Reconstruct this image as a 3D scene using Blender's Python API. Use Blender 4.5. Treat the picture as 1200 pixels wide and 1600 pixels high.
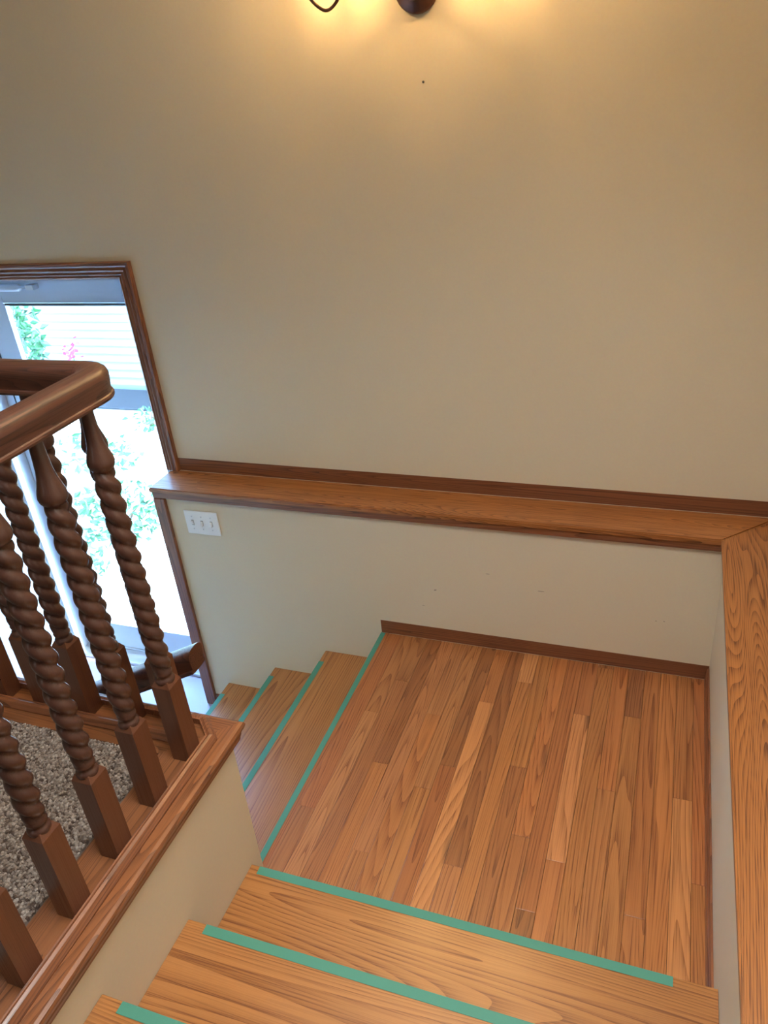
import bpy, bmesh, math, random
from mathutils import Vector, Matrix, noise as mnoise
random.seed(7)
for o in list(bpy.data.objects): bpy.data.objects.remove(o)
SC = bpy.context.scene
COL = SC.collection

# ------------------------------------------------------------------ camera
CAM_LOC = (1.0624, -2.426, 2.0438); YAW, PITCH, ROLL, FPX = 0.3882, -0.5056, 0.1036, 1214.77
cam = bpy.data.cameras.new('camera'); cam.sensor_fit = 'HORIZONTAL'; cam.sensor_width = 36.0
cam.lens = 36.0 * FPX / 1200.0; cam.clip_start = 0.02; cam.clip_end = 200
camo = bpy.data.objects.new('camera', cam); COL.objects.link(camo); SC.camera = camo
_M = Matrix.Rotation(YAW, 3, 'Z') @ Matrix.Rotation(PITCH, 3, 'X') @ Matrix.Rotation(ROLL, 3, 'Y')
_r, _f, _u = _M.col[0], _M.col[1], _M.col[2]
_C = Matrix((_r, _u, -_f)).transposed()
camo.matrix_world = Matrix.Translation(CAM_LOC) @ _C.to_4x4()

# ------------------------------------------------------------------ world, sun, fill lights, exposure
wd = bpy.data.worlds.new('world'); SC.world = wd; wd.use_nodes = True
nt = wd.node_tree; bg = nt.nodes['Background']
sky = nt.nodes.new('ShaderNodeTexSky'); sky.sky_type = 'NISHITA'; sky.sun_disc = False
sky.sun_elevation = math.radians(58); sky.sun_rotation = math.radians(75); sky.altitude = 100
nt.links.new(sky.outputs[0], bg.inputs[0]); bg.inputs[1].default_value = 3.0
sun = bpy.data.lights.new('sun', 'SUN'); sun.energy = 7.0; sun.angle = math.radians(0.6); sun.color = (1.0, 0.95, 0.86)
suno = bpy.data.objects.new('sun', sun); COL.objects.link(suno)
suno.rotation_euler = Vector((-0.62, -0.14, -0.85)).to_track_quat('-Z', 'Y').to_euler()
def area(name, loc, aim, sx, sy, power, col):
    l = bpy.data.lights.new(name, 'AREA'); l.shape = 'RECTANGLE'; l.size = sx; l.size_y = sy; l.energy = power; l.color = col
    o = bpy.data.objects.new(name, l); COL.objects.link(o); o.location = loc
    o.rotation_euler = (Vector(aim) - Vector(loc)).to_track_quat('-Z', 'Y').to_euler(); return o
# added fill lights: a weak one at the living-room end, one under the ceiling
area('living_room_fill', (-0.6, -5.92, 2.0), (-0.4, 0, 1.2), 2.6, 1.3, 5, (1.0, 0.95, 0.88))
area('ceiling_fill', (0.72, -1.75, 3.105), (0.72, -1.75, 0), 0.95, 0.95, 12, (1.0, 0.98, 0.94)).data.spread = math.radians(112)
vs = SC.view_settings
vs.view_transform = 'Standard'; vs.look = 'None'; vs.gamma = 1.0; vs.use_curve_mapping = False; vs.exposure = 1.32

# ------------------------------------------------------------------ measures (metres, landing surface = 0)
W, HL, D = 1.2886, 0.616, 0.162          # landing width, ledge height, ledge depth
RI, TL, TU = 0.1525, 0.2803, 0.2733      # riser, lower tread, upper tread
DU, XL, YG = 1.2543, 0.0723, 1.2098      # first nosing, stairwell wall faces
ZE, ZU, ZC = -0.61, 0.61, 3.15           # entry floor, upper floor, ceiling
XW = W + D                               # upper right wall face
YD = D + 0.14                            # outer face of the entrance wall

# ------------------------------------------------------------------ materials
class NT:
    def __init__(s, name):
        s.m = bpy.data.materials.new(name); s.m.use_nodes = True; s.t = s.m.node_tree
        s.b = s.t.nodes['Principled BSDF']; s.out = s.t.nodes['Material Output']
    def n(s, ty, **kw):
        x = s.t.nodes.new(ty)
        for k, v in kw.items(): setattr(x, k, v)
        return x
    def l(s, a, b): s.t.links.new(a, b)
    def math(s, op, a, b=None, c=None):
        x = s.n('ShaderNodeMath', operation=op)
        for i, v in enumerate((a, b, c)):
            if v is None: continue
            if isinstance(v, (int, float)): x.inputs[i].default_value = v
            else: s.l(v, x.inputs[i])
        return x.outputs[0]
    def ramp(s, fac, stops):
        x = s.n('ShaderNodeValToRGB'); e = x.color_ramp.elements
        e[0].position, e[0].color = stops[0][0], (*stops[0][1], 1)
        e[1].position, e[1].color = stops[-1][0], (*stops[-1][1], 1)
        for p, c in stops[1:-1]:
            k = e.new(p); k.color = (*c, 1)
        s.l(fac, x.inputs[0]); return x.outputs[0]
    def mix(s, fac, a, b, mode='MIX'):
        x = s.n('ShaderNodeMix', data_type='RGBA', blend_type=mode)
        for sk, v in ((x.inputs[0], fac), (x.inputs[6], a), (x.inputs[7], b)):
            if isinstance(v, (int, float)): sk.default_value = v
            elif isinstance(v, tuple): sk.default_value = (*v, 1)
            else: s.l(v, sk)
        return x.outputs[2]

def plain(name, col, rough=0.5, metal=0.0, bump=0.0, bscale=200, spec=0.5):
    k = NT(name); k.b.inputs['Base Color'].default_value = (*col, 1); k.b.inputs['Roughness'].default_value = rough
    k.b.inputs['Metallic'].default_value = metal; k.b.inputs['Specular IOR Level'].default_value = spec
    tc = k.n('ShaderNodeTexCoord'); nz = k.n('ShaderNodeTexNoise'); nz.inputs['Scale'].default_value = bscale; k.l(tc.outputs['Object'], nz.inputs['Vector'])
    k.l(k.mix(0.12, col, nz.outputs['Color'], 'SOFT_LIGHT'), k.b.inputs['Base Color'])
    if bump:
        bp = k.n('ShaderNodeBump'); bp.inputs['Strength'].default_value = bump; bp.inputs['Distance'].default_value = 0.002
        k.l(nz.outputs['Fac'], bp.inputs['Height']); k.l(bp.outputs[0], k.b.inputs['Normal'])
    return k.m

def wood(name, axis, light, dark, rough=0.32, rings=9.0, across=7.0, along=0.55, contrast=1.0, tint=False, coat=0.45, pore=1.0):
    """oak: contour lines of a stretched noise field give cathedral figure, very long fine noise gives the pores"""
    k = NT(name); tc = k.n('ShaderNodeTexCoord'); oi = k.n('ShaderNodeObjectInfo')
    off = k.n('ShaderNodeVectorMath', operation='MULTIPLY_ADD')
    cmb = k.n('ShaderNodeCombineXYZ')
    for i in range(3): k.l(oi.outputs['Random'], cmb.inputs[i])
    k.l(cmb.outputs[0], off.inputs[0]); off.inputs[1].default_value = (37.0, 23.0, 51.0); k.l(tc.outputs['Object'], off.inputs[2])
    def stretch(a, c):
        mp = k.n('ShaderNodeMapping'); sc = [c, c, c]; sc['XYZ'.index(axis)] = a; mp.inputs['Scale'].default_value = sc
        k.l(off.outputs[0], mp.inputs['Vector']); return mp.outputs[0]
    n1 = k.n('ShaderNodeTexNoise'); n1.inputs['Scale'].default_value = 1.0; n1.inputs['Detail'].default_value = 1.0; n1.inputs['Roughness'].default_value = 0.35
    n1.inputs['Distortion'].default_value = 0.12; k.l(stretch(along, across), n1.inputs['Vector'])
    ring = k.math('FRACT', k.math('MULTIPLY', n1.outputs['Fac'], rings * 2))
    saw = k.math('POWER', ring, 2.2)
    n2 = k.n('ShaderNodeTexNoise'); n2.inputs['Scale'].default_value = 1.0; n2.inputs['Detail'].default_value = 3.0
    k.l(stretch(5.0, 420.0), n2.inputs['Vector'])
    pores = k.ramp(n2.outputs['Fac'], [(0.36, (0, 0, 0)), (0.55, (1, 1, 1))])
    n3 = k.n('ShaderNodeTexNoise'); n3.inputs['Scale'].default_value = 1.0; n3.inputs['Detail'].default_value = 2.0
    k.l(stretch(0.9, 5.0), n3.inputs['Vector'])
    g = k.math('MULTIPLY', saw, 0.62 * contrast)
    pin = k.math('SUBTRACT', 1.0, pores)
    g = k.math('ADD', g, k.math('MULTIPLY', pin, k.math('MULTIPLY_ADD', saw, 0.4 * contrast * pore, 0.16 * pore)))
    g = k.math('MINIMUM', g, 1.0)
    mid = tuple((a * 0.55 + b * 0.45) for a, b in zip(light, dark))
    c = k.ramp(g, [(0.0, light), (0.5, mid), (1.0, dark)])
    c = k.mix(0.35, c, k.ramp(n3.outputs['Fac'], [(0.3, (0.38, 0.34, 0.32)), (0.7, (0.62, 0.64, 0.66))]), 'OVERLAY')
    if tint:
        c = k.mix(1.0, c, oi.outputs['Color'], 'MULTIPLY')
        vo = k.n('ShaderNodeTexVoronoi'); vo.inputs['Scale'].default_value = 1.0; k.l(stretch(2.2, 13.0), vo.inputs['Vector'])      # sparse knots and mineral streaks
        sx_ = k.n('ShaderNodeSeparateColor'); k.l(vo.outputs['Color'], sx_.inputs[0])
        kn = k.math('MULTIPLY', k.ramp(vo.outputs['Distance'], [(0.03, (1, 1, 1)), (0.20, (0, 0, 0))]), k.math('GREATER_THAN', sx_.outputs[0], 0.78))
        c = k.mix(k.math('MULTIPLY', kn, 0.75), c, (0.075, 0.028, 0.012))
    k.l(c, k.b.inputs['Base Color'])
    k.l(k.math('MULTIPLY_ADD', pin, 0.16, rough), k.b.inputs['Roughness'])
    k.b.inputs['Coat Weight'].default_value = coat; k.b.inputs['Coat Roughness'].default_value = 0.20
    bp = k.n('ShaderNodeBump'); bp.inputs['Strength'].default_value = 0.12; bp.inputs['Distance'].default_value = 0.0008
    k.l(pores, bp.inputs['Height']); k.l(bp.outputs[0], k.b.inputs['Normal'])
    return k.m

OAK_L, OAK_D = (0.50, 0.225, 0.080), (0.20, 0.068, 0.018)
TRD_L, TRD_D = (0.40, 0.175, 0.052), (0.165, 0.052, 0.012)
TRM_L, TRM_D = (0.24, 0.086, 0.034), (0.075, 0.023, 0.010)
RAL_L, RAL_D = (0.085, 0.030, 0.017), (0.024, 0.009, 0.006)
M = {}
M['plank'] = wood('oak_strip', 'Y', (0.465, 0.205, 0.074), (0.190, 0.061, 0.017), rough=0.33, rings=15.0, across=9, along=0.45, contrast=0.85, tint=True, pore=1.7)
for ax in 'XY':
    M['tread' + ax] = wood('oak_tread_' + ax, ax, TRD_L, TRD_D, rough=0.30, rings=22, across=4.5, along=0.33, contrast=.95, pore=1.5)
    M['ledge' + ax] = wood('oak_ledge_' + ax, ax, (0.375, 0.145, 0.040), (0.115, 0.033, 0.008), rough=0.33, rings=26, across=9, along=0.55, contrast=0.9, pore=2.0)
    M['trim' + ax] = wood('oak_trim_' + ax, ax, TRM_L, TRM_D, rough=0.36, rings=14, across=12, along=0.4, contrast=1.0)
    M['rail' + ax] = wood('oak_rail_' + ax, ax, RAL_L, RAL_D, rough=0.34, rings=12, across=14, along=0.6, coat=0.3)
    M['cap' + ax] = wood('oak_cap_' + ax, ax, (0.26, 0.098, 0.036), (0.085, 0.028, 0.011), rough=0.34, rings=16, across=10, along=0.4, contrast=1.0)
M['trimZ'] = wood('oak_trim_Z', 'Z', TRM_L, TRM_D, rough=0.36, rings=14, across=12, along=0.4, contrast=1.0)
M['baluster'] = wood('maple_baluster', 'Z', (0.070, 0.027, 0.018), (0.042, 0.017, 0.012), rough=0.30, rings=3, across=8, along=0.5, contrast=0.5)
M['foot'] = wood('maple_foot_lit', 'Z', (0.120, 0.041, 0.019), (0.078, 0.026, 0.013), rough=0.34, rings=3, across=8, along=0.5, contrast=0.5)  # same wood as the twist, coloured lighter to stand for bounced light
M['wall'] = plain('wall_paint', (0.68, 0.60, 0.445), 0.55, bump=0.06, bscale=120, spec=0.35)
M['ceiling'] = plain('ceiling_paint', (0.75, 0.72, 0.66), 0.8)
M['tape'] = plain('painter_tape', (0.052, 0.245, 0.185), 0.55, bump=0.25, bscale=900)
M['vinyl'] = plain('entry_vinyl', (0.30, 0.275, 0.35), 0.35)
M['white'] = plain('white_enamel_sky_tint', (0.50, 0.57, 0.67), 0.35)  # white paint with blue skylight tinted into its colour
M['plate'] = plain('switch_plastic', (0.80, 0.80, 0.80), 0.3)
M['dark'] = plain('dark_slot', (0.05, 0.045, 0.04), 0.6)
M['grime'] = plain('scuff', (0.30, 0.25, 0.19), 0.7)
M['bronze'] = plain('oiled_bronze', (0.10, 0.045, 0.028), 0.38, metal=0.55)
M['steel'] = plain('brushed_steel', (0.6, 0.6, 0.62), 0.3, metal=0.9)
M['rubber'] = plain('black_seal', (0.06, 0.07, 0.09), 0.6)
M['concrete'] = plain('concrete_walk', (0.40, 0.39, 0.37), 0.85, bump=0.2, bscale=60)
M['siding'] = plain('vinyl_siding', (0.22, 0.25, 0.25), 0.6)
M['mulch'] = plain('mulch', (0.022, 0.022, 0.028), 0.9, bump=0.6, bscale=60)
M['bark'] = plain('bark', (0.12, 0.08, 0.05), 0.9)
M['petal'] = plain('pink_petal', (0.30, 0.012, 0.11), 0.6)
M['stone'] = plain('pale_stone', (0.6, 0.58, 0.55), 0.8, bump=0.3, bscale=20)
def leaf_mat():
    k = NT('leaf'); tc = k.n('ShaderNodeTexCoord'); nz = k.n('ShaderNodeTexNoise'); nz.inputs['Scale'].default_value = 14
    k.l(tc.outputs['Object'], nz.inputs['Vector'])
    k.l(k.ramp(nz.outputs['Fac'], [(0.3, (0.015, 0.075, 0.03)), (0.7, (0.05, 0.19, 0.06))]), k.b.inputs['Base Color']); k.b.inputs['Roughness'].default_value = 0.45
    return k.m
M['leaf'] = leaf_mat()
def glass_mat(name, col, gl=0.06):
    k = NT(name); k.t.nodes.remove(k.b); tr = k.n('ShaderNodeBsdfTransparent'); tr.inputs[0].default_value = (*col, 1)
    gg = k.n('ShaderNodeBsdfGlossy'); gg.inputs['Roughness'].default_value = 0.02; mx = k.n('ShaderNodeMixShader'); mx.inputs[0].default_value = gl
    k.l(tr.outputs[0], mx.inputs[1]); k.l(gg.outputs[0], mx.inputs[2]); k.l(mx.outputs[0], k.out.inputs[0]); return k.m
M['glass'] = glass_mat('door_glass', (0.80, 0.93, 0.97))
def shade_mat():
    """fluted frosted glass: the ribs scatter, the flutes between them let some light straight through"""
    k = NT('frosted_shade'); k.t.nodes.remove(k.b); tr = k.n('ShaderNodeBsdfTranslucent'); tr.inputs[0].default_value = (0.80, 0.70, 0.52, 1)
    df = k.n('ShaderNodeBsdfDiffuse'); df.inputs[0].default_value = (0.75, 0.66, 0.52, 1); mx = k.n('ShaderNodeMixShader'); mx.inputs[0].default_value = 0.6
    k.l(tr.outputs[0], mx.inputs[1]); k.l(df.outputs[0], mx.inputs[2])
    tp = k.n('ShaderNodeBsdfTransparent'); tp.inputs[0].default_value = (1, .9, .72, 1); m2 = k.n('ShaderNodeMixShader')
    tc = k.n('ShaderNodeTexCoord'); sp = k.n('ShaderNodeSeparateXYZ'); k.l(tc.outputs['Object'], sp.inputs[0])
    an = k.math('ARCTAN2', sp.outputs[1], sp.outputs[0]); w = k.math('SINE', k.math('MULTIPLY', an, 7.0))
    k.l(k.math('MULTIPLY_ADD', w, 0.18, 0.34), m2.inputs[0]); k.l(mx.outputs[0], m2.inputs[1]); k.l(tp.outputs[0], m2.inputs[2])
    k.l(m2.outputs[0], k.out.inputs[0]); return k.m
M['shade'] = shade_mat()
def bulb_mat():
    k = NT('lit_bulb'); k.b.inputs['Emission Color'].default_value = (1, 0.72, 0.42, 1); k.b.inputs['Emission Strength'].default_value = 12; return k.m
M['bulb'] = bulb_mat()
def pile_mat():
    k = NT('carpet_yarn'); a = k.n('ShaderNodeVertexColor'); a.layer_name = 'tuft'; k.l(a.outputs[0], k.b.inputs['Base Color'])
    k.b.inputs['Roughness'].default_value = 0.95; k.b.inputs['Specular IOR Level'].default_value = 0.1; return k.m
M['pile'] = pile_mat()
M['carpet'] = plain('carpet_backing', (0.15, 0.12, 0.10), 0.95)

# ------------------------------------------------------------------ mesh helpers
def link(name, mesh, mat, parent=None):
    o = bpy.data.objects.new(name, mesh); COL.objects.link(o)
    if mat and not mesh.materials: mesh.materials.append(mat)
    if parent: o.parent = parent
    return o
def tag(o, label=None, cat=None, group=None, kind=None):
    if label: o['label'] = label
    if cat: o['category'] = cat
    if group: o['group'] = group
    if kind: o['kind'] = kind
    return o
def empty(name, loc=(0, 0, 0)):
    o = bpy.data.objects.new(name, None); COL.objects.link(o); o.location = loc; o.empty_display_size = 0.05; return o
def done(bm, name, smooth=False):
    bmesh.ops.recalc_face_normals(bm, faces=bm.faces); me = bpy.data.meshes.new(name); bm.to_mesh(me); bm.free()
    if smooth:
        for p in me.polygons: p.use_smooth = True
    return me
def bbox(bm, x0, x1, y0, y1, z0, z1, bev=0.0):
    vs_ = [bm.verts.new((x, y, z)) for x in (x0, x1) for y in (y0, y1) for z in (z0, z1)]
    fs = [bm.faces.new([vs_[i] for i in q]) for q in ((0, 1, 3, 2), (4, 6, 7, 5), (0, 4, 5, 1), (2, 3, 7, 6), (0, 2, 6, 4), (1, 5, 7, 3))]
    if bev:
        es = list({e for f in fs for e in f.edges}); bmesh.ops.bevel(bm, geom=es, offset=bev, segments=2, profile=0.5, affect='EDGES')
def box(name, x0, x1, y0, y1, z0, z1, mat, parent=None, bev=0.0):
    bm = bmesh.new(); bbox(bm, x0, x1, y0, y1, z0, z1, bev); return link(name, done(bm, name), mat, parent)
def boxes(name, lst, mat, parent=None, bev=0.0):
    bm = bmesh.new()
    for b in lst: bbox(bm, *b, bev)
    return link(name, done(bm, name), mat, parent)
def sweep(bm, path, prof, closed_prof=True, cap=True):
    """profile (u across to the right of travel, v up) swept along a horizontal or sloping path with mitred corners"""
    pts = [Vector(p) for p in path]; rings = []
    for i, p in enumerate(pts):
        d0 = (p - pts[i - 1]) if i else (pts[1] - p); d1 = (pts[i + 1] - p) if i < len(pts) - 1 else d0
        h0 = Vector((d0.x, d0.y, 0)).normalized(); h1 = Vector((d1.x, d1.y, 0)).normalized()
        n0 = Vector((h0.y, -h0.x, 0)); n1 = Vector((h1.y, -h1.x, 0)); m = n0 + n1; m = m / (m.dot(m) / 2.0)
        rings.append([bm.verts.new(p + m * u + Vector((0, 0, v))) for u, v in prof])
    k = len(prof)
    for a, b in zip(rings, rings[1:]):
        for j in range(k): bm.faces.new((a[j], a[(j + 1) % k], b[(j + 1) % k], b[j]))
    if cap: bm.faces.new(rings[0]); bm.faces.new(list(reversed(rings[-1])))
def swept(name, path, prof, mat, parent=None, smooth=False):
    bm = bmesh.new(); sweep(bm, path, prof); o = link(name, done(bm, name, smooth), mat, parent)
    if smooth: sharp(o.data)
    return o
def sharp(me, ang=0.7):
    bm = bmesh.new(); bm.from_mesh(me)
    for e in bm.edges:
        if len(e.link_faces) == 2 and e.calc_face_angle(0) > ang: e.smooth = False
    bm.to_mesh(me); bm.free()
def prism(bm, axis, a0, a1, poly):
    """polygon in the two other axes extruded along axis ('X': poly=(y,z), 'Y': (x,z), 'Z': (x,y))"""
    def P(a, p): return {'X': (a, p[0], p[1]), 'Y': (p[0], a, p[1]), 'Z': (p[0], p[1], a)}[axis]
    A = [bm.verts.new(P(a0, p)) for p in poly]; B = [bm.verts.new(P(a1, p)) for p in poly]; k = len(poly)
    for j in range(k): bm.faces.new((A[j], A[(j + 1) % k], B[(j + 1) % k], B[j]))
    bm.faces.new(list(reversed(A))); bm.faces.new(B)
def prismo(name, axis, a0, a1, poly, mat, parent=None, smooth=False):
    bm = bmesh.new(); prism(bm, axis, a0, a1, poly); o = link(name, done(bm, name, smooth), mat, parent)
    if smooth: sharp(o.data)
    return o
def lathe(bm, prof, loc=(0, 0, 0), seg=24, axis='Z'):
    rings = []
    for r, h in prof:
        ring = []
        for j in range(seg):
            a = 2 * math.pi * j / seg; c, s = r * math.cos(a), r * math.sin(a)
            v = {'Z': (c, s, h), 'Y': (c, h, s), 'X': (h, c, s)}[axis]; ring.append(bm.verts.new(Vector(v) + Vector(loc)))
        rings.append(ring)
    for a, b in zip(rings, rings[1:]):
        for j in range(seg): bm.faces.new((a[j], a[(j + 1) % seg], b[(j + 1) % seg], b[j]))
    bm.faces.new(rings[0]); bm.faces.new(rings[-1])
def tube(bm, pts, r, seg=10):
    pts = [Vector(p) for p in pts]; rings = []; up = Vector((0, 1, 0.01)).normalized()
    for i, p in enumerate(pts):
        d = (pts[min(i + 1, len(pts) - 1)] - pts[max(i - 1, 0)]).normalized(); a = d.cross(up).normalized(); b = d.cross(a)
        rr = r[i] if isinstance(r, (list, tuple)) else r
        rings.append([bm.verts.new(p + (a * math.cos(t) + b * math.sin(t)) * rr) for t in (2 * math.pi * j / seg for j in range(seg))])
    for a, b in zip(rings, rings[1:]):
        for j in range(seg): bm.faces.new((a[j], a[(j + 1) % seg], b[(j + 1) % seg], b[j]))
    bm.faces.new(rings[0]); bm.faces.new(rings[-1])
def arc(cx, cy, r, a0, a1, n):
    return [(cx + r * math.cos(math.radians(a0 + (a1 - a0) * i / n)), cy + r * math.sin(math.radians(a0 + (a1 - a0) * i / n))) for i in range(n + 1)]

# ------------------------------------------------------------------ the setting
XJ, XJL, ZH = -1.0, -1.93, 1.455        # door opening: right jamb, left jamb, head
XWL = -3.5
wall_back = boxes('wall_back', [
    (XJ, XW + .14, D, YD, HL - .05, ZC), (XJL, XJ, D, YD, ZH + .01, ZC), (XWL, XJL, D, YD, ZE, ZC),
    (XJ + .02, XW + .14, 0, YD, ZE, HL - .046)], M['wall'])
tag(wall_back, 'tall beige painted wall with the entrance door and a ledge across it', 'wall', kind='structure')
wall_right = boxes('wall_right', [(W, XW + .14, -2.9, 0, -0.2, HL - .046), (XW, XW + .14, -6, D, HL - .05, ZC)], M['wall'])
tag(wall_right, 'beige half wall on the outer side of the landing', 'wall', kind='structure')
wall_left = boxes('wall_left', [(XWL, XL, -YG - .12, -YG, ZE, ZU - .055), (XL - .12, XL, -2.08, -YG - .12, -0.2, ZU - .055)], M['wall'])
tag(wall_left, 'beige stairwell wall below the turned balusters', 'wall', kind='structure')
wall_entry = boxes('wall_side', [(XWL - .14, XWL, -6.14, YD, ZE, ZC)], M['wall'])
tag(wall_entry, 'beige side wall of the entry and living room', 'wall', kind='structure')
wall_rear = box('wall_rear', XWL, XW + .14, -6.14, -6, ZE, ZC, M['wall'])
tag(wall_rear, 'beige living room wall at the far end of the upper floor', 'wall', kind='structure')
ceiling = box('ceiling', XWL - .14, XW + .14, -6.14, YD, ZC, ZC + .1, M['ceiling'])
tag(ceiling, 'flat pale ceiling over the stairwell', 'ceiling', kind='structure')
entry = box('floor_entry', XWL, -3 * TL + .05, -YG, D, ZE - .1, ZE, M['vinyl'])
tag(entry, 'smooth pale grey entry floor inside the glass door', 'floor', kind='structure')
for n_, (x, z, w, h, a) in enumerate(((.255, .254, .016, .008, .3), (.673, .309, .034, .004, .1), (1.09, .239, .006, .005, 0), (1.117, .241, .009, .004, 0), (.47, .36, .02, .003, .2), (.20, .17, .018, .003, -.4))):
    bm = bmesh.new(); k = 8
    bm.faces.new([bm.verts.new((x + math.cos(t) * w / 2 * random.uniform(.6, 1) + math.sin(t) * h * a, -0.0006, z + math.sin(t) * h / 2 * random.uniform(.6, 1))) for t in (2 * math.pi * j / k for j in range(k))])
    link('scuff_mark', done(bm, 'scuff_mark'), M['grime'], wall_back)

cl = tag(empty('ceiling_fill_panel', (.72, -1.75, ZC)), 'added square fill light panel in the ceiling over the upper flight', 'added fill light')  # made-up fixture around the added ceiling fill, out of view
for nm, b, m_ in (('frame', (.20, .235, -2.27, -1.23, ZC - .04, ZC - .0005), 'white'), ('frame', (1.205, 1.24, -2.27, -1.23, ZC - .04, ZC - .0005), 'white'), ('frame', (.235, 1.205, -2.27, -2.235, ZC - .04, ZC - .0005), 'white'), ('frame', (.235, 1.205, -1.265, -1.23, ZC - .04, ZC - .0005), 'white'), ('diffuser', (.235, 1.205, -2.235, -1.265, ZC - .03, ZC - .001), 'plate')):
    o = box(nm, *b, M[m_]); o.parent = cl; o.matrix_parent_inverse = Matrix.Translation(-Vector(cl.location))

# landing: subfloor and oak strips, each strip an object
landing = boxes('floor_landing', [(0.03, W, -YG, 0, -.14, -.019), (XL, W, -DU - .03, -YG, -.14, -.019)], M['treadX'])
tag(landing, 'square stair landing of narrow oak strips in mixed browns', 'floor', kind='structure')
PW = 0.05715
bounds = [W - .048 - PW * i for i in range(22)]           # right edges of columns, from the wall inwards
cuts = {0: [-.878], 1: [-.585], 2: [], 3: [-1.024], 4: [-.26], 5: [-.608], 6: [-.02], 7: [-.29, -.908], 8: [-1.085], 9: [-.85], 10: [-.583], 11: [-.17], 12: [-1.003],
        13: [-.31], 14: [-.639], 15: [-.75], 16: [-.416], 17: [-1.03], 18: [-.684], 19: [-.27], 20: [-.458], 21: [-.92], 22: [-.6]}
tone = {'m': (.82, .76, .72), 'd': (.64, .54, .48), 'l': (1.10, 1.06, 1.02), 'r': (.80, .66, .56), 'o': (.88, .76, .62), 'y': (.92, .84, .70), 'k': (.66, .55, .46), 'p': (.94, .88, .86)}
tones = {0: 'ro', 1: 'ol', 2: 'or', 3: 'oo', 4: 'dy', 5: 'oy', 6: 'mo', 7: 'rlr', 8: 'rd', 9: 'or', 10: 'yd', 11: 'ly', 12: 'dm', 13: 'ol', 14: 'dr', 15: 'my', 16: 'mo', 17: 'pm', 18: 'dy', 19: 'mm', 20: 'mp', 21: 'rm', 22: 'rm'}
y_front = -DU - .03
def strip(x0, x1, ya, yb, t):
    bm = bmesh.new(); g = .0004; bbox(bm, x0 + g, x1 - g, yb + g, ya - g, -.019, random.uniform(-.0002, .0003), .0007)
    o = link('plank', done(bm, 'plank'), M['plank'], landing)
    j = random.uniform(.93, 1.07); o.color = (*[min(1.3, c * j * random.uniform(.97, 1.03)) for c in tone[t]], 1); return o
cols = [(bounds[0], W - .001)] + [(bounds[i + 1], bounds[i]) for i in range(21)]
for i, (x0, x1) in enumerate(cols):
    yf = y_front if x0 >= XL else -YG + .001
    ends = [-0.001] + cuts[i] + [yf]
    for s, (ya, yb) in enumerate(zip(ends, ends[1:])):
        if ya > yb: strip(x0, x1, ya, yb, tones[i][min(s, len(tones[i]) - 1)])
# nosing board on the open side of the landing
nos = [(0, -.005), (.0015, -.0015), (.005, 0), (bounds[21], 0), (bounds[21], -.03), (.005, -.03), (0, -.025)]
no = prismo('nosing', 'Y', -YG, -.001, [(x, z) for x, z in nos], M['plank'], landing); no.color = (.80, .66, .58, 1)

# lower flight: entry up to the landing
def tread_poly(front, back, z, sgn, th=.028):
    """rounded nosing; front is the nosing position, sgn the direction from nosing towards the riser"""
    r = .005; c = front + sgn * r
    top = [(c - sgn * r * math.sin(math.radians(a)), z - r + r * math.cos(math.radians(a))) for a in (0, 22, 45, 68, 90)]
    bot = [(c - sgn * r * math.sin(math.radians(a)), z - th + r - r * math.cos(math.radians(a))) for a in (90, 68, 45, 22, 0)]
    return top + bot + [(back, z - th), (back, z)]
fl = tag(empty('stair_flight', (-.42, -.6, ZE)), 'short oak stair flight going down from the landing to the entry floor', 'stairs')
def ch(o, par):
    o.parent = par; o.matrix_parent_inverse = Matrix.Translation(-Vector(par.location)); return o
for i in (1, 2, 3):
    ch(prismo('tread', 'Y', -YG + .001, -.001, tread_poly(-i * TL, -(i - 1) * TL + .03, -i * RI, 1), M['treadY']), fl)
for i in (0, 1, 2, 3):
    ch(box('riser', -i * TL + .028, -i * TL + .046, -YG + .001, -.001, -(i + 1) * RI + .0005, -i * RI - .03, M['treadY']), fl)
# upper flight: landing up to the carpeted floor
fu = tag(empty('stair_flight', (.68, -1.6, 0)), 'wide oak stair flight climbing from the landing beside the balusters', 'stairs')
for j in (1, 2, 3, 4):
    yb = -DU - j * TU - .03 if j < 4 else -DU - 3 * TU - .14
    ch(prismo('tread', 'X', XL + (.001 if j < 4 else .017), W - .001, tread_poly(-DU - (j - 1) * TU, yb, j * RI, -1), M['treadX']), fu)
for j in (1, 2, 3, 4):
    ch(box('riser', XL + (.001 if j < 4 else .006), W - .001, -DU - (j - 1) * TU - .046, -DU - (j - 1) * TU - .028, (j - 1) * RI - (.0 if j > 1 else -.001), j * RI - .03, M['treadX']), fu)
upper = boxes('floor_upper', [(XWL, XL - .14, -6, -YG - .125, ZU - .12, ZU - .006), (XL - .14, XW, -6, -DU - 3 * TU - .14, ZU - .12, ZU - .006)], M['carpet'])
tag(upper, 'speckled beige and brown carpet behind the balusters', 'carpet', kind='structure')

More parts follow.
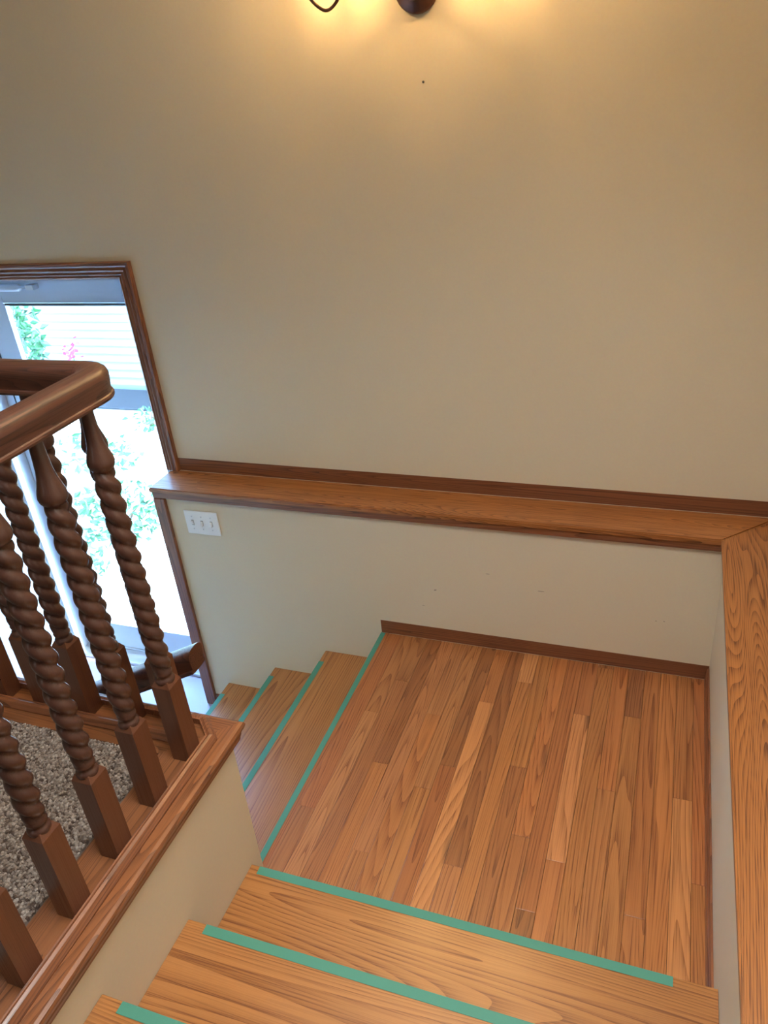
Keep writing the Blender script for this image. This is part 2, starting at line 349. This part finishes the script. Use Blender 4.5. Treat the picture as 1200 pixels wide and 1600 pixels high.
# tape strips along the nosings (each its own thing)
def tape(name_label, axis, a0, a1, front, z, sgn, w=.024):
    z += .0006; t = .0009
    poly = [(front + sgn * .0016, z), (front + sgn * .0016, z + t * .6), (front + sgn * .003, z + t), (front + sgn * (w + .001), z + t), (front + sgn * (w + .002), z + t * .6), (front + sgn * (w + .002), z)]
    return tag(prismo('tape_strip', axis, a0, a1, poly, M['tape']), name_label, 'tape', 'green tape strips on the stair nosings')
tape('green tape strip on the landing edge above the lower flight', 'Y', -YG + .003, -.004, 0, 0, 1, .020)
tape('green tape strip on the first lower tread below the landing', 'Y', -YG + .003, -.075, -TL, -RI, 1)
tape('green tape strip on the second lower tread below the landing', 'Y', -YG + .003, -.060, -2 * TL, -2 * RI, 1)
tape('green tape strip on the bottom tread next to the entry floor', 'Y', -YG + .003, -.080, -3 * TL, -3 * RI, 1)
tape('green tape strip on the first upper tread along the landing planks', 'X', .10, 1.19, -DU, RI, -1)
tape('green tape strip on the second upper tread with an end near the white wall', 'X', .125, 1.24, -DU - TU, 2 * RI, -1)
tape('green tape strip on the third upper tread cut by the bottom of the picture', 'X', .125, 1.24, -DU - 2 * TU, 3 * RI, -1)

# baseboards, ledge, ledge moulding, casing
bprof = [(0, 0), (0, .064), (-.005, .064), (-.0085, .058), (-.0095, .050), (-.012, .046), (-.012, 0)]
bb = swept('baseboard_back', [(W - .0005, -.0005, .0006), (.004, -.0005, .0006)], [(-u, v) for u, v in bprof][::-1], M['trimX'])
tag(bb, 'low dark oak baseboard along the back of the landing', 'baseboard', kind='structure')
bb = swept('baseboard_right', [(W - .0005, -DU + .002, .0006), (W - .0005, -.013, .0006)], [(u, v) for u, v in bprof], M['trimY'])
tag(bb, 'low oak baseboard along the half wall side of the landing', 'baseboard', kind='structure')
def ledge_poly_mesh(name, poly, z0, z1, mat):
    bm = bmesh.new(); prism(bm, 'Z', z0, z1, poly)
    bmesh.ops.bevel(bm, geom=[e for e in bm.edges if abs(e.verts[0].co.z - z1) < 1e-6 and abs(e.verts[1].co.z - z1) < 1e-6], offset=.004, segments=2, affect='EDGES')
    return link(name, done(bm, name), mat)
ov = .02; mx0, my0 = W - ov, -ov; mx1, my1 = XW - .0005, D - .0005
lb = tag(empty('wall_ledge', (0.2, .07, HL - .045)), 'long oak ledge across the beige wall ending at the glass door', 'ledge')
ch(ledge_poly_mesh('board', [(-.992, my0), (mx0, my0), (mx1, my1), (-.944, my1), (-.944, my1 - .012), (-.992, my1 - .012)], HL - .020, HL, M['ledgeX']), lb)
ch(box('apron', -.985, mx0 + .004, my0 + .006, -.0005, HL - .050, HL - .0205, M['trimX'], bev=.002), lb)
lr = tag(empty('wall_ledge', (W + .07, -1.4, HL - .045)), 'wide oak ledge capping the half wall at the picture edge', 'ledge')
ch(ledge_poly_mesh('board', [(mx0, my0 - .0006), (mx0, -2.88), (mx1, -2.88), (mx1, my1 - .001)], HL - .020, HL, M['ledgeY']), lr)
ch(box('apron', W - .012, W - .0005, -2.88, my0 - .001, HL - .050, HL - .0205, M['trimY'], bev=.002), lr)
mprof = [(0, 0), (0, .060), (-.006, .060), (-.010, .054), (-.009, .046), (-.014, .040), (-.014, 0)]
t1 = swept('trim_1', [(XW - .0005, D - .0005, HL + .0003), (-.944, D - .0005, HL + .0003)], [(-u, v) for u, v in mprof][::-1], M['trimX'], smooth=True)
tag(t1, 'dark oak moulding standing along the back of the ledge', 'moulding', kind='structure')
t2 = swept('trim_2', [(XW - .0005, -2.88, HL + .0003), (XW - .0005, D - .016, HL + .0003)], mprof, M['trimY'], smooth=True)
tag(t2, 'dark oak moulding along the ledge on the outer wall', 'moulding', kind='structure')
# door casing: head and side on the upper wall, side on the lower wall
cp = [(0, 0), (0, .010), (.006, .013), (.012, .010), (.018, .014), (.026, .011), (.034, .016), (.044, .013), (.052, .019), (.062, .019), (.066, .012), (.066, 0)]
t3 = tag(empty('trim_3', (-.98, D, ZE)), 'fluted dark oak casing around the entrance doorway', 'door casing', kind='structure')
XI = -1.010
def casing_run(name, axis, a0, a1, base, face, sgn, m0, m1, mat, par):
    bm = bmesh.new(); A = []; B = []
    for u, v in cp:
        p = base + sgn * u
        if axis == 'Z': A.append(bm.verts.new((p, face - v, a0 + m0 * u))); B.append(bm.verts.new((p, face - v, a1 + m1 * u)))
        else: A.append(bm.verts.new((a0 + m0 * u, face - v, p))); B.append(bm.verts.new((a1 + m1 * u, face - v, p)))
    k = len(cp)
    for j in range(k): bm.faces.new((A[j], A[(j + 1) % k], B[(j + 1) % k], B[j]))
    bm.faces.new(list(reversed(A))); bm.faces.new(B)
    return ch(link(name, done(bm, name), mat), par)
casing_run('side_casing', 'Z', HL + .001, ZH, XI, D - .0005, 1, 0, 1, M['trimZ'], t3)
casing_run('head_casing', 'X', XJL - .01, XI, ZH, D - .0005, 1, -1, 1, M['trimX'], t3)
casing_run('side_casing', 'Z', ZE, ZH, XJL - .01, D - .0005, -1, 0, 1, M['trimZ'], t3)
bm = bmesh.new(); bbox(bm, -.985, -.930, -.018, -.0005, ZE + .001, HL - .0512, .003); ch(link('lower_casing', done(bm, 'lower_casing'), M['trimZ']), t3)
ch(boxes('jamb', [(XJL - .0, XJL + .018, D + .001, YD, ZE + .001, ZH), (XJ - .018, XJ + .0, D + .001, YD, ZE + .001, ZH), (XJL, XJ, D + .001, YD, ZH - .008, ZH + .01)], M['white']), t3)
bs = box('baseboard_lower', -.929, -.84, -.012, -.0005, ZE + .0005, ZE + .065, M['trimX'], bev=.002)
tag(bs, 'stub of oak baseboard between the door casing and bottom step', 'baseboard', kind='structure')

# storm door, threshold, open entry door
sd = tag(empty('door_1', (-1.46, YD - .05, ZE)), 'white full-view glass storm door in the entrance', 'door', kind='structure')
x0, x1, y0, y1 = XJL + .02, XJ - .02, YD - .055, YD - .025
GL, GR, GT, GB = -1.735, -1.048, 1.335, -.43
for nm, b in (('stile', (x0, GL, y0, y1, ZE + .03, ZH - .012)), ('stile', (GR, x1, y0, y1, ZE + .03, ZH - .012)),
              ('top_rail', (GL, GR, y0, y1, GT, ZH - .012)), ('bottom_rail', (GL, GR, y0, y1, ZE + .03, GB))):
    ch(box(nm, *b, M['white'], bev=.003), sd)
for nm, b in (('glazing_bead', (GL, GL + .012, y0 - .008, y0, GB, GT)), ('glazing_bead', (GR - .012, GR, y0 - .008, y0, GB, GT)), ('glazing_bead', (GL + .012, GR - .012, y0 - .008, y0, GB, GB + .012))):
    ch(box(nm, *b, M['white'], bev=.002), sd)
ch(box('seal', GL + .012, GR - .012, y0 - .006, y0, GT - .010, GT, M['rubber']), sd)
ch(box('seal', x0 + .055, x0 + .060, y0 - .004, y0, ZE + .03, ZH - .02, M['rubber']), sd)
ch(box('pane', GL, GR, y0 + .012, y0 + .016, GB, GT, M['glass']), sd)
bm = bmesh.new(); lathe(bm, [(.0, 0), (.016, .0), (.016, .30), (.006, .305), (.006, .36), (0, .36)], (x0 + .02, y0 - .03, GT + .075), 14, 'X')
ch(link('door_closer', done(bm, 'door_closer', True), M['white']), sd)
ch(boxes('closer_bracket', [(x0 + .36, x0 + .40, y0 - .036, y0, GT + .065, GT + .085)], M['steel']), sd)
th = boxes('threshold', [(XJL, XJ, D - .015, YD - .06, ZE, ZE + .02), (XJL, XJ, YD - .06, YD + .06, ZE - .02, ZE + .028)], M['steel'], bev=.003)
tag(th, 'metal threshold below the storm door', 'threshold')
d2 = tag(empty('door_2', (XJL - .03, -.3, ZE)), 'white entrance door swung open against the entry side', 'door', kind='structure')
ch(box('slab', XJL - .052, XJL - .008, -.78, .115, ZE + .012, ZH - .02, M['white'], bev=.003), d2)
for za, zb in ((ZE + .18, ZE + .85), (ZE + 1.0, ZE + 1.85)):
    for ya, yb in ((-.70, -.40), (-.28, .02)):
        ch(boxes('panel', [(XJL - .008, XJL - .002, ya, yb, za, zb)], M['white'], bev=.0025), d2)

# ------------------------------------------------------------------ balustrade round the carpeted floor
BS = tag(empty('balustrade', (-.02, -1.3, ZU - .005)), 'dark oak balustrade of twisted balusters round the carpeted floor corner', 'railing')
ZB = ZU                                                                  # baluster foot
XC, YC = 0.0, -1.227                                                     # centre lines of the two runs
XEND, YEND = -2.6, -2.66
corner = lambda r, n=8: [(XC, YC - r)] + [(XC - r + r * math.cos(math.radians(t)), YC - r + r * math.sin(math.radians(t))) for t in [90 * i / n for i in range(1, n)]] + [(XC - r, YC)]
def run(z, pts): return [(XC, YEND, z)] + [(x, y, z) for x, y in pts] + [(XEND, YC, z)]
# cap: flat board with rounded nosing and a cove under it, mitred at the corner (travel: towards the wall, then left; right of travel = outside)
capf = [(-.072, 0), (.078, 0), (.085, -.004), (.088, -.012), (.085, -.022), (.078, -.026), (.0765, -.030), (.0765, -.040), (.0735, -.050), (.0730, -.056), (-.072, -.056)]
bm = bmesh.new(); sweep(bm, [(XC, YEND, ZB), (XC, YC - .018, ZB), (XEND, YC - .018, ZB)], capf); bmesh.ops.triangulate(bm, faces=[f for f in bm.faces if len(f.verts) > 4])
me = done(bm, 'cap'); me.materials.append(M['capY']); me.materials.append(M['capX'])
for p in me.polygons:
    if abs(p.normal.x) < .2 and p.center.y > -1.32 and p.center.x < -.09 or (p.center.y > YC - .1 and p.center.y > YC - .018 + (p.center.x - XC)): p.material_index = 1
ch(link('cap', me, None), BS)
mo = [(.026, .0003), (.052, .0003), (.052, .005), (.047, .012), (.043, .018), (.036, .021), (.030, .018), (.026, .019)]
chamf = [(XC, YC - .030), (XC - .030, YC)]
bm = bmesh.new(); sweep(bm, run(ZB, chamf), mo); ch(link('outer_moulding', done(bm, 'outer_moulding'), M['trimY']), BS)
bm = bmesh.new(); sweep(bm, [(-.046, YC, ZB), (XEND, YC, ZB)], [(-u, v) for u, v in mo][::-1]); ch(link('inner_moulding', done(bm, 'inner_moulding'), M['trimX']), BS)
# handrail
ZR = 1.542
rp = [(-.020, 0), (.020, 0), (.0330, .002), (.0345, .007), (.0330, .011), (.0300, .013), (.0298, .018), (.0312, .026), (.0325, .038), (.0328, .047), (.0300, .0555), (.0235, .0610), (.0130, .0640), (0, .065)]
rp = rp + [(-u, v) for u, v in rp[-2:1:-1]]
bm = bmesh.new(); sweep(bm, run(ZR, corner(.046)), rp); me = done(bm, 'handrail', True); sharp(me, .6)
me.materials.append(M['railY']); me.materials.append(M['railX'])
for p in me.polygons:
    if p.center.x < XC - .048: p.material_index = 1
ch(link('handrail', me, None), BS)
# one baluster: square foot, collars, barley twist, vase, neck
def baluster_meshes():
    h = .0248; zt = .235
    bm = bmesh.new(); bbox(bm, -h, h, -h, h, 0, zt)
    top = [f for f in bm.faces if f.normal.z > .9 or all(abs(v.co.z - zt) < 1e-6 for v in f.verts)][0]
    r = bmesh.ops.extrude_discrete_faces(bm, faces=[top]); f = r['faces'][0]
    for v in f.verts: v.co.x *= .70; v.co.y *= .70; v.co.z += .014
    foot = done(bm, 'foot')
    bm = bmesh.new()
    lathe(bm, [(.0, zt + .005), (.0215, zt + .005), (.0235, zt + .012), (.0215, zt + .019), (.0185, zt + .021), (.0175, zt + .027), (.0205, zt + .030), (.0215, zt + .035), (.019, zt + .041), (.0165, zt + .047), (.0165, zt + .06), (0, zt + .06)], seg=28)
    coll = done(bm, 'collar', True)
    bm = bmesh.new(); z0, z1 = zt + .040, .798; n, seg = 150, 28; pitch = .085; rings = []
    for i in range(n + 1):
        z = z0 + (z1 - z0) * i / n; t = min(1, (z - z0) / .035, (z1 - z) / .02); ring = []
        for j in range(seg):
            a = 2 * math.pi * j / seg; c = abs(math.cos(a + 2 * math.pi * z / pitch))
            rr = (.0165 + .0095 * c ** .8) * (.80 + .20 * t) ; ring.append(bm.verts.new((rr * math.cos(a), rr * math.sin(a), z)))
        rings.append(ring)
    for a, b in zip(rings, rings[1:]):
        for j in range(seg): bm.faces.new((a[j], a[(j + 1) % seg], b[(j + 1) % seg], b[j]))
    twist = done(bm, 'twist', True)
    bm = bmesh.new()
    lathe(bm, [(0, .788), (.016, .788), (.0175, .797), (.0222, .801), (.0262, .807), (.0278, .815), (.0266, .824), (.0225, .838), (.0185, .852), (.0160, .868), (.0145, .888), (.0136, .909), (.0132, .943), (0, .943)], seg=28)
    vase = done(bm, 'vase', True); sharp(vase, .9)
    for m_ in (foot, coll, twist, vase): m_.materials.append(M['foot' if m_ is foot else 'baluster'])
    return foot, coll, twist, vase
bf, bc, bt, bv = baluster_meshes()
spots = [(0, -1.298 - .144 * i) for i in range(10)] + [(-.070 - .143 * i, YC) for i in range(17)]
for (x, y) in spots:
    if x > XEND and y > YEND:
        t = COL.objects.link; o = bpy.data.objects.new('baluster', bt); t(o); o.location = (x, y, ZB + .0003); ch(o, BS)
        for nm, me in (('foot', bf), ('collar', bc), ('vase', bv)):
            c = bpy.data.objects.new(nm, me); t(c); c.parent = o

# carpet pile: coarse two-tone tufts where they can be seen, one mass
def pile():
    rnd = random.Random(3); vs_, fs, cs = [], [], []
    pal = [(.33, .275, .24), (.40, .345, .305), (.28, .23, .20), (.13, .095, .08), (.19, .145, .12), (.52, .465, .42)]; wts = [5, 5, 4, 1.8, 2, 3]
    st = .0056
    x = -1.5
    while x < -.078:
        y = -2.9
        while y < -1.318:
            px, py = x + rnd.uniform(-.002, .002), y + rnd.uniform(-.002, .002); c = rnd.choices(pal, wts)[0]
            h = rnd.uniform(.007, .013); r = rnd.uniform(.0040, .0056); lx, ly = rnd.uniform(-.003, .003), rnd.uniform(-.003, .003); b = len(vs_); a0 = rnd.uniform(0, 2)
            z0 = ZU - .008
            for j in range(4):
                a = a0 + j * math.pi / 2; vs_.append((px + r * math.cos(a), py + r * math.sin(a), z0))
            for j in range(4):
                a = a0 + j * math.pi / 2; vs_.append((px + lx + r * .85 * math.cos(a), py + ly + r * .85 * math.sin(a), z0 + h * .8))
            vs_.append((px + lx, py + ly, z0 + h)); cs += [c] * 9
            for j in range(4):
                k = (j + 1) % 4; fs.append((b + j, b + k, b + 4 + k, b + 4 + j)); fs.append((b + 4 + j, b + 4 + k, b + 8))
            y += st
        x += st
    me = bpy.data.meshes.new('carpet_pile'); me.from_pydata(vs_, [], fs); ca = me.color_attributes.new('tuft', 'FLOAT_COLOR', 'POINT')
    ca.data.foreach_set('color', [v for c in cs for v in (*c, 1)]); return me
tag(link('carpet_pile', pile(), M['pile'], upper), kind='stuff')

# wall handrail of the lower flight
hr = tag(empty('stair_handrail', (-.4, -1.1, .5)), 'sloping oak handrail with a cut end above the lower flight', 'handrail')
sl = RI / TL; xe, ze = -.060, .712
rp2 = [(u * .95, v * 1.15) for u, v in rp]
ch(swept('rail', [(-1.55, -1.1, ze - sl * (1.55 + xe)), (xe, -1.1, ze)], rp2, M['railX'], smooth=True), hr)
for xb in (-.35, -1.25):
    zb = ze - sl * (xe - xb); bm = bmesh.new(); tube(bm, [(xb, -YG + .001, zb - .05), (xb, -1.15, zb - .05), (xb, -1.11, zb - .03), (xb, -1.1, zb + .003)], .006); ch(link('bracket', done(bm, 'bracket', True), M['bronze']), hr)

# ------------------------------------------------------------------ switch plate, nail, sconce
sx, sz = -.8524, .5138
sp = tag(empty('switch_plate', (sx + .08, 0, sz - .057)), 'white triple toggle switch plate beside the door casing', 'light switch')
ch(box('plate', sx, sx + .163, -.0065, -.0004, sz - .114, sz, M['plate'], bev=.002), sp)
for i in range(3):
    cx = sx + .0815 + (i - 1) * .046; cz = sz - .057
    ch(box('slot', cx - .0055, cx + .0055, -.0070, -.006, cz - .0125, cz + .0125, M['dark']), sp)
    bm = bmesh.new(); up = 1 if i == 0 else -1
    prism(bm, 'X', cx - .0045, cx + .0045, [(-.006, cz - .010), (-.0075, cz - .010), (-.018, cz + up * .011 - .003), (-.018, cz + up * .011 + .003), (-.0075, cz + .010), (-.006, cz + .010)])
    ch(link('toggle', done(bm, 'toggle'), M['plate']), sp)
    for dz in (.0302, -.0302):
        bm = bmesh.new(); lathe(bm, [(.0032, -.0066), (.0032, -.0078), (.0012, -.0083)], (cx, 0, cz + dz), 10, 'Y'); ch(link('screw', done(bm, 'screw'), M['steel']), sp)
bm = bmesh.new(); lathe(bm, [(.0035, D - .0008), (.0035, D - .004), (.0015, D - .005)], (.279, 0, 2.026), 10, 'Y')
tag(link('nail', done(bm, 'nail'), M['dark']), 'tiny dark nail in the wall below the sconce', 'nail')

SX, SZ = .277, 2.268
sc = tag(empty('wall_sconce', (SX, D, SZ)), 'bronze wall sconce with scrolled arms at the top of the wall', 'wall lamp')
bm = bmesh.new(); lathe(bm, [(0, D - .0005), (.066, D - .0005), (.068, D - .008), (.062, D - .016), (.046, D - .021), (.040, D - .030), (.022, D - .040), (0, D - .042)], (SX, 0, SZ), 32, 'Y')
ch(link('backplate', done(bm, 'backplate', True), M['bronze']), sc)
bm = bmesh.new(); lathe(bm, [(0, D - .04), (.016, D - .042), (.019, D - .052), (.012, D - .064), (.007, D - .068), (.010, D - .076), (0, D - .084)], (SX, 0, SZ - .018), 16, 'Y')
ch(link('finial', done(bm, 'finial', True), M['bronze']), sc)
def smoothpath(pts, n=8):
    P = [Vector(p) for p in pts]; P = [P[0] * 2 - P[1]] + P + [P[-1] * 2 - P[-2]]; out = []
    for i in range(1, len(P) - 2):
        for s in range(n):
            t = s / n; a, b, c, d = P[i - 1:i + 3]
            out.append(.5 * ((2 * b) + (c - a) * t + (2 * a - 5 * b + 4 * c - d) * t * t + (3 * b - a - 3 * c + d) * t ** 3))
    return out + [P[-2]]
LP = []
for s in (-1, 1):
    yy = D - .15
    bm = bmesh.new(); tube(bm, smoothpath([(SX + s * .02, D - .03, SZ + .01), (SX + s * .10, yy, SZ + .055), (SX + s * .17, yy, SZ + .05), (SX + s * .20, yy + .04, SZ - .005), (SX + s * .243, yy + .03, SZ - .036), (SX + s * .282, yy, SZ + .005), (SX + s * .275, yy, SZ + .045), (SX + s * .235, yy, SZ + .066)]), .0048)
    ch(link('arm', done(bm, 'arm', True), M['bronze']), sc)
    bx, bz = SX + s * .235, SZ + .062
    bm = bmesh.new(); lathe(bm, [(0, 0), (.022, .0), (.030, .008), (.016, .016), (.016, .05), (0, .05)], (bx, yy, bz), 18); ch(link('socket', done(bm, 'socket', True), M['bronze']), sc)
    bm = bmesh.new(); prof = [(.028, .012), (.045, .035), (.056, .07), (.060, .10), (.072, .13), (.070, .13), (.058, .10), (.054, .07), (.043, .036), (.026, .014)]
    rings = []; seg = 32
    for r, hh in prof: rings.append([bm.verts.new((r * math.cos(2 * math.pi * j / seg), r * math.sin(2 * math.pi * j / seg), hh)) for j in range(seg)])
    rings.append(rings[0])
    for a, b in zip(rings, rings[1:]):
        for j in range(seg): bm.faces.new((a[j], a[(j + 1) % seg], b[(j + 1) % seg], b[j]))
    sh_ = link('shade', done(bm, 'shade', True), M['shade']); sh_.location = (bx, yy, bz); ch(sh_, sc)
    bm = bmesh.new(); lathe(bm, [(0, .05), (.007, .05), (.009, .065), (.010, .08), (.007, .1), (0, .112)], (bx, yy, bz), 14); ch(link('bulb', done(bm, 'bulb', True), M['bulb']), sc)
    LP.append((bx, yy, bz + .085))
for i, p in enumerate(LP):
    l = bpy.data.lights.new('sconce_light', 'POINT'); l.energy = 34; l.color = (1, .77, .50); l.shadow_soft_size = .018
    o = bpy.data.objects.new('sconce_light', l); COL.objects.link(o); o.location = p; ch(o, sc)

# ------------------------------------------------------------------ outside
ZG = -.80
g = box('ground', -40, 30, YD + .001, 40, ZG - .2, ZG, M['concrete']); tag(g, 'pale sunlit paving outside the door', 'ground', kind='structure')
st = box('doorstep', XJL - .4, XJ + .3, YD + .06, YD + 1.0, ZG, ZE - .03, M['concrete'], bev=.01); tag(st, 'low concrete step outside the storm door', 'step')
mb = box('mulch_bed', -9, -2.6, 3.95, 4.48, ZG, ZG + .03, M['mulch'], bev=.01); tag(mb, 'dark mulch strip along the neighbouring house', 'mulch')
hs = tag(empty('neighbour_house', (-5.5, 4.6, ZG)), 'neighbouring house wall with pale horizontal siding', 'house')
ch(box('wall', -11, -1.5, 4.55, 4.8, ZG, 3.6, M['siding']), hs)
me = None
for i in range(44):
    z = ZG + .06 + i * .092
    if me is None:
        bm = bmesh.new(); prism(bm, 'X', -11, -1.5, [(0, 0), (-.034, 0), (-.034, .012), (-.004, .092), (0, .092)]); me = done(bm, 'siding_board'); me.materials.append(M['siding'])
    o = bpy.data.objects.new('siding_board', me); COL.objects.link(o); o.location = (0, 4.549, z); ch(o, hs)
def bush(name, label, cat, c, rad, n, ls, stems=5, group=None, petals=0):
    rnd = random.Random(sum(map(ord, label))); R = tag(empty(name, (c[0], c[1], c[2])), label, cat, group)
    vs_, fs, mi = [], [], []
    for q in range(n):
        d = Vector((rnd.gauss(0, 1), rnd.gauss(0, 1), rnd.gauss(0, 1))).normalized() * rnd.uniform(.35, 1) ** .6
        p = Vector((d.x * rad[0], d.y * rad[1], rad[2] + d.z * rad[2])); a = Vector((rnd.gauss(0, 1), rnd.gauss(0, 1), rnd.gauss(0, .6))).normalized(); b = a.cross(Vector((rnd.gauss(0, 1), rnd.gauss(0, 1), rnd.gauss(0, 1)))).normalized()
        l = ls * rnd.uniform(.6, 1.3); w = l * .30; k = len(vs_); nn = a.cross(b) * l * .12
        vs_ += [p, p + a * l * .4 + b * w + nn, p + a * l, p + a * l * .4 - b * w + nn, p + a * l * .5 - nn * .3]; fs += [(k, k + 1, k + 4), (k + 1, k + 2, k + 4), (k + 2, k + 3, k + 4), (k + 3, k, k + 4)]
    me = bpy.data.meshes.new('leaves'); me.from_pydata([tuple(v) for v in vs_], [], fs); f = link('leaves', me, M['leaf'], R); f['kind'] = 'stuff'
    bm = bmesh.new()
    for s in range(stems):
        a = rnd.uniform(0, 6.28); t = Vector((math.cos(a) * rad[0] * .5, math.sin(a) * rad[1] * .5, rad[2] * rnd.uniform(1, 1.6)))
        tube(bm, [(0, 0, 0), tuple(t * .5 + Vector((0, 0, .05))), tuple(t)], [.012, .009, .005], 6)
    link('stem', done(bm, 'stem', True), M['bark'], R)
    return R
bush('shrub', 'tall leafy shrub in front of the pale siding', 'shrub', (-5.34, 3.62, ZG), (.38, .26, .78), 750, .11)
bush('shrub', 'sparse light shrub in the sun halfway to the mulch strip', 'shrub', (-3.75, 2.55, ZG), (.55, .35, .16), 150, .08)
bush('shrub', 'wide green shrub just beyond the doorstep', 'shrub', (-2.72, 1.62, ZG), (.42, .30, .22), 330, .07)
bush('shrub', 'low green shrub nearest the glass beside the doorstep', 'shrub', (-2.70, 1.02, ZG), (.32, .24, .20), 260, .06)
bush('shrub', 'small dark shrub at the end of the mulch strip', 'shrub', (-3.75, 3.50, ZG), (.22, .18, .14), 60, .08)
fl_ = tag(empty('flower', (-4.72, 3.72, ZG)), 'pink flower head against the pale siding', 'flower')
rnd = random.Random(2); bm = bmesh.new(); tube(bm, [(0, 0, 0), (.02, 0, .3), (.04, 0, .66)], .008, 6); link('stem', done(bm, 'stem'), M['leaf'], fl_)
bm = bmesh.new()
for q in range(26):
    p = Vector((.04 + rnd.gauss(0, .04), rnd.gauss(0, .05), .72 + rnd.gauss(0, .06))); a = Vector((rnd.gauss(0, 1), rnd.gauss(0, 1), rnd.gauss(0, 1))).normalized(); b = a.orthogonal().normalized()
    bm.faces.new([bm.verts.new(p + a * .03), bm.verts.new(p + b * .02), bm.verts.new(p - a * .03), bm.verts.new(p - b * .02)])
link('petals', done(bm, 'petals'), M['petal'], fl_)
